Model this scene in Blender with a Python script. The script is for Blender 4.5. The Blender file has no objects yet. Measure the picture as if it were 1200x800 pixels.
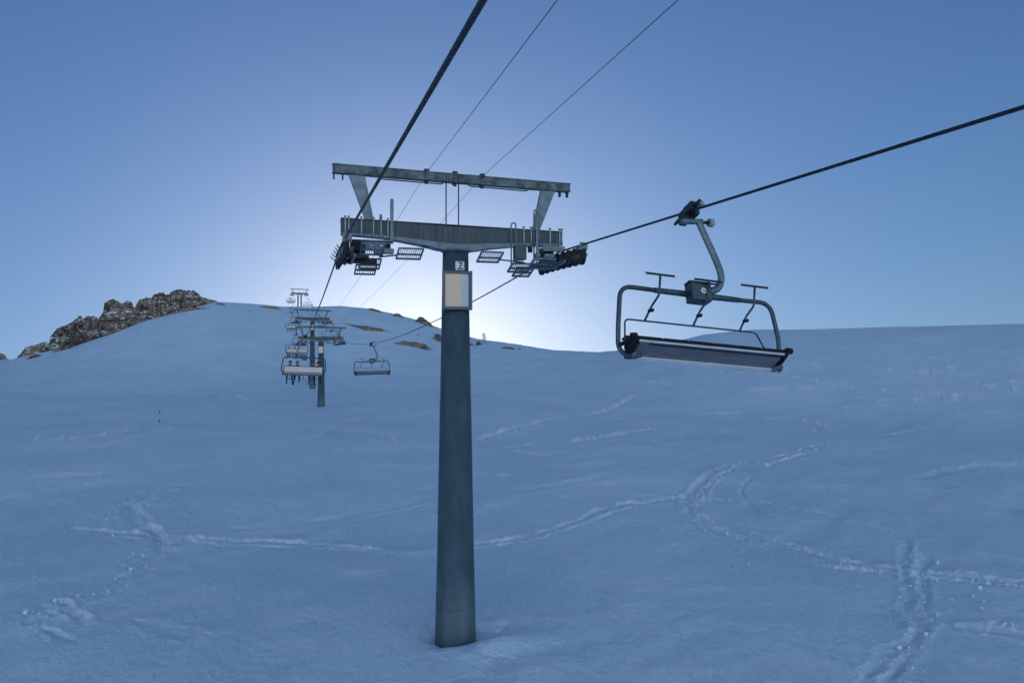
import bpy, bmesh, math, random
import numpy as np
from mathutils import Vector, Matrix, Quaternion
random.seed(7); rng = np.random.default_rng(7)
scene = bpy.context.scene; col = scene.collection
R = math.radians
ALPHA = R(20)                 # the lift line climbs at 20 degrees: "slope frame" S = x across, y up the line, z off the slope
PSI = R(16.5)                 # camera looks this far right of the line
TILT = Matrix.Rotation(ALPHA, 4, 'X')     # slope frame -> world
def W(p): return TILT @ Vector(p)
# ------------------------------------------------------------------ camera
cam = bpy.data.cameras.new('camera'); cam_o = bpy.data.objects.new('camera', cam); col.objects.link(cam_o)
cam.sensor_width = 36; cam.lens = 27.0; cam.clip_start = 0.1; cam.clip_end = 20000
cs, sn = math.cos(PSI), math.sin(PSI)
cam_rot = Matrix(((cs, 0, -sn), (-sn, 0, -cs), (0, 1, 0)))
cam_o.matrix_world = TILT @ cam_rot.to_4x4()
scene.camera = cam_o
# ------------------------------------------------------------------ world, sun, exposure
def sdir(px, py):             # slope-frame direction towards a point of the view
    k = (px-600)/900; v = Vector((sn + k*cs, cs - k*sn, (400-py)/900)); return v.normalized()
sun_dir = (TILT @ sdir(490, 436)).normalized()
sun_el = math.asin(sun_dir.z); sun_az = math.atan2(sun_dir.x, sun_dir.y)
world = bpy.data.worlds.new('World'); scene.world = world; world.use_nodes = True
wn = world.node_tree.nodes; wl = world.node_tree.links
bg = wn['Background']
sky = wn.new('ShaderNodeTexSky'); sky.sky_type = 'NISHITA'; sky.sun_disc = False
sky.sun_elevation = sun_el; sky.sun_rotation = sun_az; sky.altitude = 2300
sky.air_density = 2.5; sky.dust_density = 5.0; sky.ozone_density = 6
tint = wn.new('ShaderNodeMix'); tint.data_type = 'RGBA'; tint.blend_type = 'MULTIPLY'; tint.inputs[0].default_value = 1
tint.inputs[7].default_value = (.93, .965, 1.17, 1)     # the cool white balance of the picture
gm = wn.new('ShaderNodeGamma'); gm.inputs[1].default_value = 1.2      # a touch of the camera's contrast
wl.new(sky.outputs[0], gm.inputs[0]); wl.new(gm.outputs[0], tint.inputs[6]); wl.new(tint.outputs[2], bg.inputs[0])
bg.inputs[1].default_value = 0.051*0.66
sl = bpy.data.lights.new('sun', 'SUN'); sl.energy = 4.2; sl.angle = R(0.5); sl.color = (1.0, 0.97, 0.93)
so = bpy.data.objects.new('sun', sl); col.objects.link(so)
so.rotation_mode = 'QUATERNION'; so.rotation_quaternion = sun_dir.to_track_quat('Z', 'Y')
so.location = (0, 0, 60)
scene.view_settings.view_transform = 'Standard'; scene.view_settings.look = 'None'
scene.view_settings.exposure = 1.0; scene.view_settings.gamma = 1
# ------------------------------------------------------------------ materials
def mat(name, c, rough=0.6, metal=0.0, var=0.0, scale=4.0, bump=0.0, bscale=40.0, stretch=None, spec=0.5, c2=None):
    m = bpy.data.materials.new(name); m.use_nodes = True
    nt = m.node_tree; N = nt.nodes; L = nt.links; b = N['Principled BSDF']
    b.inputs['Base Color'].default_value = (*c, 1); b.inputs['Roughness'].default_value = rough
    b.inputs['Metallic'].default_value = metal; b.inputs['Specular IOR Level'].default_value = spec
    tc = N.new('ShaderNodeTexCoord'); mp = N.new('ShaderNodeMapping'); L.new(tc.outputs['Object'], mp.inputs[0])
    if stretch: mp.inputs['Scale'].default_value = stretch
    if var or c2:
        n = N.new('ShaderNodeTexNoise'); n.inputs['Scale'].default_value = scale; n.inputs['Detail'].default_value = 6
        n.inputs['Roughness'].default_value = 0.65
        L.new(mp.outputs[0], n.inputs['Vector'])
        r = N.new('ShaderNodeValToRGB'); r.color_ramp.elements[0].position = 0.32; r.color_ramp.elements[1].position = 0.68
        a = c2 if c2 else tuple(max(0, x*(1-var)) for x in c); d = c if c2 else tuple(min(1, x*(1+var)) for x in c)
        r.color_ramp.elements[0].color = (*a, 1); r.color_ramp.elements[1].color = (*d, 1)
        L.new(n.outputs['Fac'], r.inputs[0]); L.new(r.outputs[0], b.inputs['Base Color'])
    if bump:
        n2 = N.new('ShaderNodeTexNoise'); n2.inputs['Scale'].default_value = bscale; n2.inputs['Detail'].default_value = 4
        L.new(tc.outputs['Object'], n2.inputs['Vector'])
        bp = N.new('ShaderNodeBump'); bp.inputs['Strength'].default_value = bump; bp.inputs['Distance'].default_value = 0.02
        L.new(n2.outputs['Fac'], bp.inputs['Height']); L.new(bp.outputs[0], b.inputs['Normal'])
    return m
M = {}
M['pole'] = mat('galvanised_pole', (.078, .122, .148), .55, .35, .28, 2.2, .15, 30, (1, 1, .35))
M['steel'] = mat('galvanised_steel', (.175, .225, .25), .5, .4, .3, 6, .1, 40)
M['web'] = mat('weathered_web', (.125, .145, .155), .75, .1, 0, 9, .1, 40, (3.2, 1, .12), c2=(.055, .065, .07))
M['lichen'] = mat('weathered_beam', (.22, .26, .26), .7, .2, 0, 5, .2, 40, (1.2, 1, 1), c2=(.03, .036, .036))
M['dark'] = mat('dark_steel', (.035, .045, .055), .5, .3, .3, 8)
M['rubber'] = mat('black_rubber', (.018, .02, .024), .6)
M['rust'] = mat('rusty_liner', (.09, .045, .035), .7, .2, .4, 9)
M['rod'] = mat('zinc_rod', (.55, .6, .6), .4, .3)
M['alu'] = mat('aluminium', (.72, .74, .76), .45, .2, .1, 5)
M['panel'] = mat('grey_seat_panel', (.16, .165, .19), .5, 0, .3, 3, .1, 60, (.6, 6, 6))
M['back'] = mat('pale_back_panel', (.72, .57, .50), .6, 0, .08, 6)
M['roller'] = mat('pale_nylon', (.36, .36, .33), .6)
M['frame'] = mat('chair_frame', (.075, .095, .12), .45, .4, .25, 14, .1, 60)
M['rope'] = mat('wire_rope', (.028, .034, .045), .55, .4, .3, 20)
M['white'] = mat('white_plate', (.75, .78, .78), .5)
M['ink'] = mat('black_print', (.02, .025, .03), .6)
M['foam'] = mat('faded_padding_cover', (.93, .62, .42), .5, 0, 0, 14, .05, 60, (4, 4, .7), c2=(.82, .58, .43))
M['foam2'] = mat('grey_padding_cover', (.55, .60, .62), .5, 0, .12, 8, .05, 60, (4, 4, .7))
M['frameg'] = mat('grey_panel_frame', (.13, .15, .16), .6, 0, .15, 8)
M['navy'] = mat('navy_fabric', (.012, .016, .035), .85)
M['black'] = mat('black_fabric', (.008, .009, .012), .85)
M['orange'] = mat('orange_fabric', (.28, .075, .03), .85)
M['red'] = mat('red_shell', (.30, .05, .06), .4)
M['blue'] = mat('blue_shell', (.02, .04, .12), .4)
M['skin'] = mat('skin', (.45, .28, .21), .6)
M['twig'] = mat('grey_bark', (.16, .15, .14), .9)
M['conifer'] = mat('dark_foliage', (.03, .04, .032), .9, 0, .4, 4)
def snow_mat():
    m = bpy.data.materials.new('snow'); m.use_nodes = True
    N = m.node_tree.nodes; L = m.node_tree.links; b = N['Principled BSDF']
    b.inputs['Roughness'].default_value = .75; b.inputs['Specular IOR Level'].default_value = .25
    tc = N.new('ShaderNodeTexCoord')
    at = N.new('ShaderNodeAttribute'); at.attribute_name = 'loose_glow'  # paler tracks: loose snow, plus sky glow put into the colour
    n = N.new('ShaderNodeTexNoise'); n.inputs['Scale'].default_value = .12; n.inputs['Detail'].default_value = 7
    L.new(tc.outputs['Object'], n.inputs['Vector'])
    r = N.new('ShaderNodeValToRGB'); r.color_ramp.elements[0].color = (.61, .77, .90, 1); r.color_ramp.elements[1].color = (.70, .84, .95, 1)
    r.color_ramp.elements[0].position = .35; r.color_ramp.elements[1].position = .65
    L.new(n.outputs['Fac'], r.inputs[0])
    # wind-packed crust: pale broken streaks lying across the slope
    mp2 = N.new('ShaderNodeMapping'); mp2.inputs['Scale'].default_value = (.35, 1.0, 1.0); mp2.inputs['Rotation'].default_value = (0, 0, .12); L.new(tc.outputs['Object'], mp2.inputs[0])
    n2 = N.new('ShaderNodeTexNoise'); n2.inputs['Scale'].default_value = .55; n2.inputs['Detail'].default_value = 8; n2.inputs['Roughness'].default_value = .68; n2.inputs['Distortion'].default_value = .4
    L.new(mp2.outputs[0], n2.inputs['Vector'])
    st = N.new('ShaderNodeMapRange'); st.inputs[1].default_value = .54; st.inputs[2].default_value = .72; st.inputs[4].default_value = .95; L.new(n2.outputs['Fac'], st.inputs[0])
    n3 = N.new('ShaderNodeTexNoise'); n3.inputs['Scale'].default_value = .05; n3.inputs['Detail'].default_value = 3; L.new(tc.outputs['Object'], n3.inputs['Vector'])
    st3 = N.new('ShaderNodeMapRange'); st3.inputs[1].default_value = .36; st3.inputs[2].default_value = .58; L.new(n3.outputs['Fac'], st3.inputs[0])
    mu2 = N.new('ShaderNodeMath'); mu2.operation = 'MULTIPLY'; L.new(st.outputs[0], mu2.inputs[0]); L.new(st3.outputs[0], mu2.inputs[1])
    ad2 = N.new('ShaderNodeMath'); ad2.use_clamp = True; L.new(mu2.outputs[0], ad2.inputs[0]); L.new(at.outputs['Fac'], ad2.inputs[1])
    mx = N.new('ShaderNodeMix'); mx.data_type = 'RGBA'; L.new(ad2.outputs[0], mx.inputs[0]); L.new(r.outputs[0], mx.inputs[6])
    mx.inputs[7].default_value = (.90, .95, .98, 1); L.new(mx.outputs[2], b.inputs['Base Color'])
    hs = []
    for sc, w in ((1.1, .5), (5, .22), (22, .07), (70, .03)):
        mp = N.new('ShaderNodeMapping'); mp.inputs['Scale'].default_value = (1, .45 if sc < 6 else 1, 1); mp.inputs['Rotation'].default_value = (0, 0, .5)
        q = N.new('ShaderNodeTexNoise'); q.inputs['Scale'].default_value = sc; q.inputs['Detail'].default_value = 3
        L.new(tc.outputs['Object'], mp.inputs[0]); L.new(mp.outputs[0], q.inputs['Vector'])
        mu = N.new('ShaderNodeMath'); mu.operation = 'MULTIPLY'; mu.inputs[1].default_value = w; L.new(q.outputs['Fac'], mu.inputs[0]); hs.append(mu)
    a = hs[0].outputs[0]
    for h in hs[1:]:
        ad = N.new('ShaderNodeMath'); L.new(a, ad.inputs[0]); L.new(h.outputs[0], ad.inputs[1]); a = ad.outputs[0]
    bp = N.new('ShaderNodeBump'); bp.inputs['Strength'].default_value = .95; bp.inputs['Distance'].default_value = .36
    L.new(a, bp.inputs['Height']); L.new(bp.outputs[0], b.inputs['Normal'])
    return m
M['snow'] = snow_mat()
def rock_mat(th=1.06):
    m = bpy.data.materials.new('rock_with_snow'); m.use_nodes = True
    N = m.node_tree.nodes; L = m.node_tree.links; b = N['Principled BSDF']; b.inputs['Roughness'].default_value = .9
    tc = N.new('ShaderNodeTexCoord')
    n = N.new('ShaderNodeTexNoise'); n.inputs['Scale'].default_value = .55; n.inputs['Detail'].default_value = 8; n.inputs['Roughness'].default_value = .7
    L.new(tc.outputs['Object'], n.inputs['Vector'])
    r = N.new('ShaderNodeValToRGB'); e = r.color_ramp.elements
    e[0].position = .36; e[0].color = (.055, .048, .045, 1); e[1].position = .64; e[1].color = (.46, .34, .26, 1)
    k = e.new(.5); k.color = (.25, .19, .15, 1)
    L.new(n.outputs['Fac'], r.inputs[0])
    g = N.new('ShaderNodeNewGeometry'); sp = N.new('ShaderNodeSeparateXYZ'); L.new(g.outputs['Normal'], sp.inputs[0])
    n3 = N.new('ShaderNodeTexNoise'); n3.inputs['Scale'].default_value = .24; n3.inputs['Detail'].default_value = 8; n3.inputs['Roughness'].default_value = .7
    L.new(tc.outputs['Object'], n3.inputs['Vector'])
    ad = N.new('ShaderNodeMath'); ad.operation = 'MULTIPLY_ADD'; ad.inputs[1].default_value = 1.1
    L.new(n3.outputs['Fac'], ad.inputs[0]); L.new(sp.outputs['Z'], ad.inputs[2])
    gt = N.new('ShaderNodeMapRange'); gt.inputs[1].default_value = th; gt.inputs[2].default_value = th+.05; L.new(ad.outputs[0], gt.inputs[0])
    mx = N.new('ShaderNodeMix'); mx.data_type = 'RGBA'; L.new(gt.outputs[0], mx.inputs[0]); L.new(r.outputs[0], mx.inputs[6])
    mx.inputs[7].default_value = (.78, .79, .8, 1); L.new(mx.outputs[2], b.inputs['Base Color'])
    bp = N.new('ShaderNodeBump'); bp.inputs['Strength'].default_value = .8; bp.inputs['Distance'].default_value = .6
    L.new(n.outputs['Fac'], bp.inputs['Height']); L.new(bp.outputs[0], b.inputs['Normal'])
    return m
M['rock'] = rock_mat(); M['rock_snowy'] = rock_mat(.90); M['rock_snowy'].name = 'rock_under_snow'
# ------------------------------------------------------------------ mesh helpers
class MB:
    def __init__(s): s.v = []; s.f = []; s.smooth = []
    def add(s, vs, fs, smooth=False):
        o = len(s.v); s.v += [tuple(v) for v in vs]; s.f += [tuple(i+o for i in f) for f in fs]; s.smooth += [smooth]*len(fs); return s
    def box(s, c, size, rot=None):
        hx, hy, hz = (a/2 for a in size); q = rot or Matrix.Identity(3)
        vs = [Vector(c) + q @ Vector((x*hx, y*hy, z*hz)) for x in (-1, 1) for y in (-1, 1) for z in (-1, 1)]
        return s.add(vs, [(0,1,3,2),(4,6,7,5),(0,4,5,1),(2,3,7,6),(0,2,6,4),(1,5,7,3)])
    def hexa(s, a, b):        # two quads (lists of four points), joined
        return s.add(list(a)+list(b), [(3,2,1,0),(4,5,6,7),(0,1,5,4),(1,2,6,5),(2,3,7,6),(3,0,4,7)])
    def prism(s, poly, axis, d0, d1):   # polygon of 2D points extruded along axis
        def P(u, v, d): return {'x': (d, u, v), 'y': (u, d, v), 'z': (u, v, d)}[axis]
        n = len(poly)
        return s.add([P(u, v, d0) for u, v in poly] + [P(u, v, d1) for u, v in poly],
              [tuple(range(n))[::-1], tuple(range(n, 2*n))] + [(i, (i+1) % n, n+(i+1) % n, n+i) for i in range(n)])
    def tube(s, pts, r, n=10, cap=True, rs=None, flat=None):
        pts = [Vector(p) for p in pts]; rings = []; up = None
        for i, p in enumerate(pts):
            t = (pts[min(i+1, len(pts)-1)] - pts[max(i-1, 0)]).normalized()
            if up is None:
                up = t.orthogonal().normalized()
                if flat: up = (Vector(flat) - t*t.dot(Vector(flat))).normalized()
            else: up = (up - t*up.dot(t)).normalized()
            si = t.cross(up); rr = rs[i] if rs else r
            ru, rv = (rr if isinstance(rr, tuple) else (rr, rr))
            rings.append([p + up*math.cos(2*math.pi*k/n)*ru + si*math.sin(2*math.pi*k/n)*rv for k in range(n)])
        vs = [v for g in rings for v in g]
        fs = [(i*n+k, i*n+(k+1) % n, (i+1)*n+(k+1) % n, (i+1)*n+k) for i in range(len(pts)-1) for k in range(n)]
        s.add(vs, fs, True)
        if cap: s.add(rings[0], [tuple(range(n))[::-1]]); s.add(rings[-1], [tuple(range(n))])
        return s
    def disc(s, c, axis, r, w, n=20, prof=None):   # wheel about an axis, with a lathed profile (offset, radius)
        ax = Vector(axis).normalized(); c = Vector(c); prof = prof or [(-w/2, r), (w/2, r)]
        return s.tube([c + ax*o for o, _ in prof], r, n, True, [q for _, q in prof])
    def build(s, name, m, parent=None, bevel=0, **kw):
        me = bpy.data.meshes.new(name); me.from_pydata(s.v, [], s.f)
        me.polygons.foreach_set('use_smooth', s.smooth); me.materials.append(m)
        bm = bmesh.new(); bm.from_mesh(me); bmesh.ops.remove_doubles(bm, verts=bm.verts, dist=1e-5) if not bevel else None
        bmesh.ops.recalc_face_normals(bm, faces=bm.faces); bm.to_mesh(me); bm.free()
        o = bpy.data.objects.new(name, me); col.objects.link(o)
        if parent: o.parent = parent
        if bevel:
            b = o.modifiers.new('bevel', 'BEVEL'); b.width = bevel; b.segments = 2; b.limit_method = 'ANGLE'; b.angle_limit = R(35)
        for k, v in kw.items(): o[k] = v
        return o
def arc(pts, r=.15, n=6):     # polyline with rounded corners
    pts = [Vector(p) for p in pts]; out = [pts[0]]
    for a, b, c in zip(pts, pts[1:], pts[2:]):
        d1 = (a-b); d2 = (c-b); k = min(r, d1.length*.49, d2.length*.49); p = b + d1.normalized()*k; q = b + d2.normalized()*k
        for i in range(n+1):
            t = i/n; out.append(p*(1-t)**2 + b*2*t*(1-t) + q*t*t)
    return out + [pts[-1]]
def tag(o, label, cat, group=None):
    o['label'] = label; o['category'] = cat
    if group: o['group'] = group
    return o
def empty(name, loc=(0, 0, 0)):
    o = bpy.data.objects.new(name, None); o.empty_display_size = .3; col.objects.link(o); o.location = loc; return o
KIDS = {}
def kids(o): return [c for c in bpy.data.objects if c.parent == o]
def copy_tree(o, parent=None):
    c = o.copy(); col.objects.link(c); c.parent = parent
    for ch in kids(o): copy_tree(ch, c)
    return c
# ------------------------------------------------------------------ terrain
SKYL = [(-900, 430), (-300, 424), (0, 421), (12, 421), (53, 412), (88, 405), (131, 391), (173, 375), (213, 365), (253, 353), (290, 355), (330, 359), (366, 359),
        (400, 358), (430, 361), (460, 367), (490, 375), (520, 386), (560, 397), (600, 402), (650, 410), (700, 412), (740, 408), (775, 403), (823, 392), (880, 386), (950, 385),
        (1050, 382), (1200, 379), (1500, 378), (2400, 380)]
sx = np.array([p[0] for p in SKYL], float); sy = np.array([p[1] for p in SKYL], float)
s_phi = np.arctan((sx-600)/900); s_tan = (400-sy)/900*np.cos(s_phi)
RD = np.array([(-900, 260), (480, 255), (600, 225), (700, 190), (800, 165), (1200, 150), (2400, 150)], float)
rd_phi = np.arctan((RD[:, 0]-600)/900)
def vnoise(x, y, seed):
    xi = np.floor(x).astype(np.int64); yi = np.floor(y).astype(np.int64); fx = x-xi; fy = y-yi
    fx = fx*fx*fx*(fx*(fx*6-15)+10); fy = fy*fy*fy*(fy*(fy*6-15)+10)
    def h(a, b):
        n = (a*374761393 + b*668265263 + seed*974634777) & 0xffffffff
        n = ((n ^ (n >> 13))*1274126177) & 0xffffffff
        return ((n ^ (n >> 16)) & 0xffff)/65535.0*2-1
    return (h(xi, yi)*(1-fx)+h(xi+1, yi)*fx)*(1-fy) + (h(xi, yi+1)*(1-fx)+h(xi+1, yi+1)*fx)*fy
def base_h(x, y, fine=True):
    x = np.asarray(x, float); y = np.asarray(y, float)
    lat = x*cs - y*sn; dep = x*sn + y*cs; r = np.hypot(x, y) + 1e-6; phi = np.arctan2(lat, dep)
    t = np.interp(phi, s_phi, s_tan); rr = np.interp(phi, rd_phi, RD[:, 1])
    z0 = -8.2 - .0025*np.clip(r-20, -20, 600)
    w = np.clip((R(80)-np.abs(phi))/R(25), 0, 1); w = w*w*(3-2*w)
    q = np.clip((r/rr - .52)/.48, 0, 1); q = q*q*(3-2*q)*w
    e = (z0/r)*(1-q) + t*q; z = e*r
    past = np.clip(r-rr, 0, None)
    z = np.where(r > rr, (z0*(1-w) + t*rr*w) - past*(.30+.07*np.clip(past/60, 0, 1))*w, z)
    far = np.clip(-y-150, 0, None)                  # downhill behind the camera the slope eases towards the valley
    z = z + far*.20*np.clip(far/500, 0, 1)
    # firm ground kept level round the near pylon
    g_ = np.exp(-((x-4.42)**2+(y-20.28)**2)/110.) if fine else 0
    # the far side of the valley, behind the camera: snow mountains that the sun reaches
    B = np.clip((r-1500)/2300, 0, 1)*np.clip((np.abs(phi)-R(78))/R(22), 0, 1); B = B*B*(3-2*B)
    hw = 900 + 300*vnoise(x/1300, y/1300, 31) + 170*vnoise(x/500, y/500, 32) + 60*vnoise(x/200, y/200, 33)
    zt = (hw - y*math.sin(ALPHA))/math.cos(ALPHA)
    z = z*(1-B) + zt*B
    if fine:
        a = np.clip(1-np.abs(q-.5)*0, .3, 1)*np.clip(1.15-r/rr, .12, 1)
        a = a*(1-g_); z = z + .36*g_
        z = z + a*(vnoise(x/17, y/23, 1)*.55 + vnoise(x/7+.3*y/7, y/9, 2)*.18 + vnoise(x/2.6+.2*y, y/3.2, 3)*.05 + vnoise(x/40, y/60, 9)*.5*np.clip((r-30)/60, 0, 1))
        # wind drifts running off to the upper right
        u = (x*.55 - y*.83); v = (x*.83 + y*.55)
        z = z + a*.06*vnoise(u/1.3, v/9, 4)*np.clip(vnoise(x/15, y/15, 5)+.5, 0, 1)
    return z
def march(px, py, k0, k1, n=700):
    d = sdir(px, py); k = np.geomspace(k0, k1, n); below = d.z*k < base_h(d.x*k, d.y*k)
    return (float(k[np.argmax(below)]) if below.any() else k1), d
def gp(px, py):               # ground point seen at a place of the photograph
    k, d = march(px, py, 14., 300.); return (d.x*k, d.y*k)
# ski and foot tracks: (points seen in the photograph, half width m, depth m, berm m, paleness: loose snow plus painted glow)
T = [([(85,619),(130,624),(180,628),(230,631),(290,635),(345,637),(400,640),(440,645),(480,647),(520,645),(560,638),(600,631),(640,622),(680,607),(715,595),(760,588),(800,582),(812,580)], .16, .05, .10, .55),
     ([(130,630),(200,634),(290,639),(345,641),(410,645),(470,650),(515,649),(570,642),(620,634),(650,626),(690,611),(740,596)], .09, .04, .06, .35),
     ([(818,583),(840,586),(870,588),(905,590),(930,596),(960,600),(985,610)], .12, .04, .09, .5),
     ([(878,541),(850,547),(832,556),(820,566),(812,578),(806,592),(815,606),(840,622),(868,632)], .22, .07, .12, .6),
     ([(870,546),(846,556),(832,566),(822,580),(818,590)], .12, .05, .06, .35),
     ([(884,626),(920,640),(960,650),(985,658),(1010,661),(1040,666),(1090,672),(1140,678),(1200,684)], .22, .05, .10, .5),
     ([(960,663),(1000,668),(1050,674),(1110,680),(1200,690)], .14, .06, .08, .4),
     ([(1020,617),(1045,627),(1062,636),(1060,656),(1062,690),(1068,716),(1080,735),(1050,760),(1010,800)], .17, .045, .06, .32),
     ([(1085,650),(1080,690),(1085,730),(1060,770),(1045,800)], .18, .045, .045, .2),
     ([(902,545),(925,538),(945,532),(960,528)], .13, .04, .10, .6), ([(905,536),(930,531),(952,523),(985,520)], .10, .04, .07, .4),
     ([(880,560),(873,570),(872,582),(880,594),(888,600)], .08, .06, .0, .0),
     ([(35,516),(80,515),(120,511),(160,503)], .2, .03, .12, .55), ([(298,504),(325,504),(352,506)], .15, .03, .10, .5),
     ([(395,505),(430,506),(450,510),(460,516)], .15, .04, .10, .45), ([(365,512),(385,505),(405,496),(430,488)], .15, .04, .09, .35),
     ([(565,515),(600,502),(640,493),(690,486),(715,480),(735,470),(750,462)], .2, .04, .12, .45), ([(600,524),(650,519),(700,514),(735,508),(768,503)], .2, .04, .12, .5),
     ([(850,492),(880,490),(920,492),(950,497),(960,505)], .2, .05, .12, .4),
     ([(210,568),(180,576),(160,586),(150,596),(160,612),(184,628),(186,640),(176,655),(160,668),(130,690),(100,704),(62,720),(40,728)], .28, .09, .10, .3),
     ([(152,590),(166,602),(178,616),(186,630)], .2, .10, .06, .2),
     ([(70,706),(80,716),(95,728)], .16, .05, .09, .4), ([(50,738),(62,742),(76,750)], .16, .05, .09, .4),
     ([(270,620),(350,612),(430,600),(490,588)], .3, .03, .05, .12), ([(300,615),(400,600),(470,588),(500,580)], .2, .02, .05, .12), ([(380,617),(440,606),(500,592)],.2,.02,.04,.12),
     ([(590,770),(680,745),(760,716),(840,694)], .5, .025, .035, .1), ([(560,790),(660,768),(740,742),(820,716)], .6, .02, .035, .1), ([(640,798),(760,770),(850,735)], .45, .02, .03, .1),
     ([(1145,736),(1170,738),(1200,744)], .3, .03, .09, .4), ([(170,728),(195,735),(220,744)], .3, .02, .07, .2),
     ([(610,575),(700,560),(760,545)], .3, .03, .05, .1), ([(1080,560),(1140,548),(1200,546)], .4, .04, .06, .1), ([(60,560),(180,552),(260,540)], .4, .03, .05, .1)]
rt = random.Random(11)        # many faint older ski lines criss-crossing the upper slope
for i in range(46):
    x0 = rt.uniform(0, 1180); y0 = rt.choice([rt.uniform(425, 480), rt.uniform(440, 560)]); L_ = rt.uniform(40, 150); sl_ = rt.uniform(-.22, .22); cv = rt.uniform(-.0012, .0012)
    T.append(([(x0+L_*q/5, y0+sl_*L_*q/5+cv*(L_*q/5)**2) for q in range(6)], rt.uniform(.08, .16), .03, rt.uniform(.04, .08), rt.uniform(.3, .75)))
tracks = []
for pts, hw, dep, berm, loose_glow in T:
    g = [Vector((*gp(*p), 0)) for p in pts]
    sm = []
    for i in range(len(g)-1):                       # Catmull-Rom
        p0, p1, p2, p3 = g[max(i-1, 0)], g[i], g[i+1], g[min(i+2, len(g)-1)]
        for k in range(4):
            t = k/4; sm.append(.5*((2*p1) + (p2-p0)*t + (2*p0-5*p1+4*p2-p3)*t*t + (3*p1-p0-3*p2+p3)*t**3))
    sm.append(g[-1]); tracks.append((np.array([(p.x, p.y) for p in sm]), hw, dep, berm, loose_glow))
def terrain():
    pxs = np.concatenate([np.linspace(-60, 1260, 1180)])
    ph_f = np.arctan((pxs-600)/900)
    ph = np.concatenate([np.linspace(-math.pi, ph_f[0], 110)[:-1], ph_f, np.linspace(ph_f[-1], math.pi, 110)[1:-1]])
    rows_py = np.linspace(830, 432, 440)
    r_f = 8.3*900/(rows_py-400)
    rad = np.concatenate([np.linspace(1.5, r_f[0], 12)[:-1], r_f, np.geomspace(r_f[-1], 330, 70)[1:], np.geomspace(335, 6500, 90)])
    P, Q = np.meshgrid(ph, rad)
    lat = Q*np.sin(P); dep = Q*np.cos(P); X = lat*cs + dep*sn; Y = -lat*sn + dep*cs
    Z = base_h(X, Y); loose_glow = np.zeros_like(Z)
    sh = Z.shape; X = X.ravel(); Y = Y.ravel(); Z = Z.ravel(); loose_glow = loose_glow.ravel(); r = Q.ravel()
    near = np.where((r > 17) & (r < 130) & (np.abs(P.ravel()) < R(40)))[0]
    wob = vnoise(X[near]*.9, Y[near]*.9, 11)*.14 + vnoise(X[near]*3, Y[near]*3, 12)*.05
    rough = vnoise(X[near]*5, Y[near]*5, 13); rough2 = vnoise(X[near]*1.4, Y[near]*1.4, 14); rough = .6*rough + .6*vnoise(X[near]*11, Y[near]*11, 15)
    for pl, hw, dp, berm, lo in tracks:
        mn = pl.min(0)-3*hw-1; mx = pl.max(0)+3*hw+1
        sel = np.where((X[near] > mn[0]) & (X[near] < mx[0]) & (Y[near] > mn[1]) & (Y[near] < mx[1]))[0]
        if not len(sel): continue
        vx = X[near][sel]; vy = Y[near][sel]; best = np.full(len(sel), 1e9); side = np.zeros(len(sel))
        for a, b in zip(pl[:-1], pl[1:]):
            d = b-a; L2 = d@d + 1e-9; t = np.clip(((vx-a[0])*d[0]+(vy-a[1])*d[1])/L2, 0, 1)
            ex = vx-a[0]-t*d[0]; ey = vy-a[1]-t*d[1]; q = np.hypot(ex, ey); m = q < best
            best[m] = q[m]; side[m] = np.sign(d[0]*ey-d[1]*ex)[m]
        q = best*side + wob[sel]; aq = np.abs(q); rk = min(1, lo*2.2)
        wd = hw*(1+.35*rough2[sel])
        # width grows a little with distance so that far tracks still show
        wd = wd*(1+np.clip(r[near][sel]-30, 0, 90)/60)
        h = -dp*np.exp(-(aq/wd)**2) + berm*np.exp(-((q-1.6*wd)/(.8*wd))**2)*(.7+.6*rough[sel]*rk)*np.clip(.75+.6*rough2[sel]*rk, .1, 1.3) + .4*berm*np.exp(-((q+1.7*wd)/(.6*wd))**2)*(.6+.8*rough[sel]*rk)
        far_ = 1+1.2*np.clip((r[near][sel]-38)/40, 0, 1); h = h*far_; h = h + np.exp(-(aq/(2*wd))**2)*rough[sel]*dp*.45*min(1, lo*2)
        Z[near[sel]] += h
        l = lo*far_*np.clip(.65+.7*rough2[sel], 0, 1.2)*np.exp(-((q-1.2*wd)/(1.1*wd))**2)  # whiter loose snow and painted glow on the berm, stronger far off
        loose_glow[near[sel]] = np.maximum(loose_glow[near[sel]], np.clip(l, 0, 1))
    # wind scour round the foot of the near pylon, snow banked up in front of it
    d7 = np.hypot(X-4.42, Y-20.28)
    Z -= .26*np.exp(-((d7-.5)/.5)**2)*(1+.4*vnoise(X*1.7, Y*1.7, 22)); Z += .15*np.exp(-(((X-5.2)/1.6)**2+((Y-19.3)/.6)**2))
    Z -= .16*np.exp(-(((X-5.6)/.45)**2+((Y-20.6)/.5)**2))*(1+.8*vnoise(X*3, Y*3, 21))
    ct, st = math.cos(ALPHA), math.sin(ALPHA)
    co = np.stack([X, Y*ct - Z*st, Y*st + Z*ct], 1)
    nr, nc = sh
    i = np.arange(nr-1)[:, None]; j = np.arange(nc)[None, :]; j2 = (j+1) % nc
    f = np.stack([(i*nc+j), (i*nc+j2), ((i+1)*nc+j2), ((i+1)*nc+j)], -1).reshape(-1, 4)
    c0 = len(co); co = np.vstack([co, [[0, -st*-8.2, ct*-8.2]]])
    tri = np.stack([np.full(nc, c0), (np.arange(nc)+1) % nc, np.arange(nc)], 1)
    me = bpy.data.meshes.new('snow_slope')
    me.vertices.add(len(co)); me.vertices.foreach_set('co', co.astype(np.float32).ravel())
    lv = np.concatenate([f[:, ::-1].ravel(), tri.ravel()]); nf = len(f); nt = len(tri)
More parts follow.
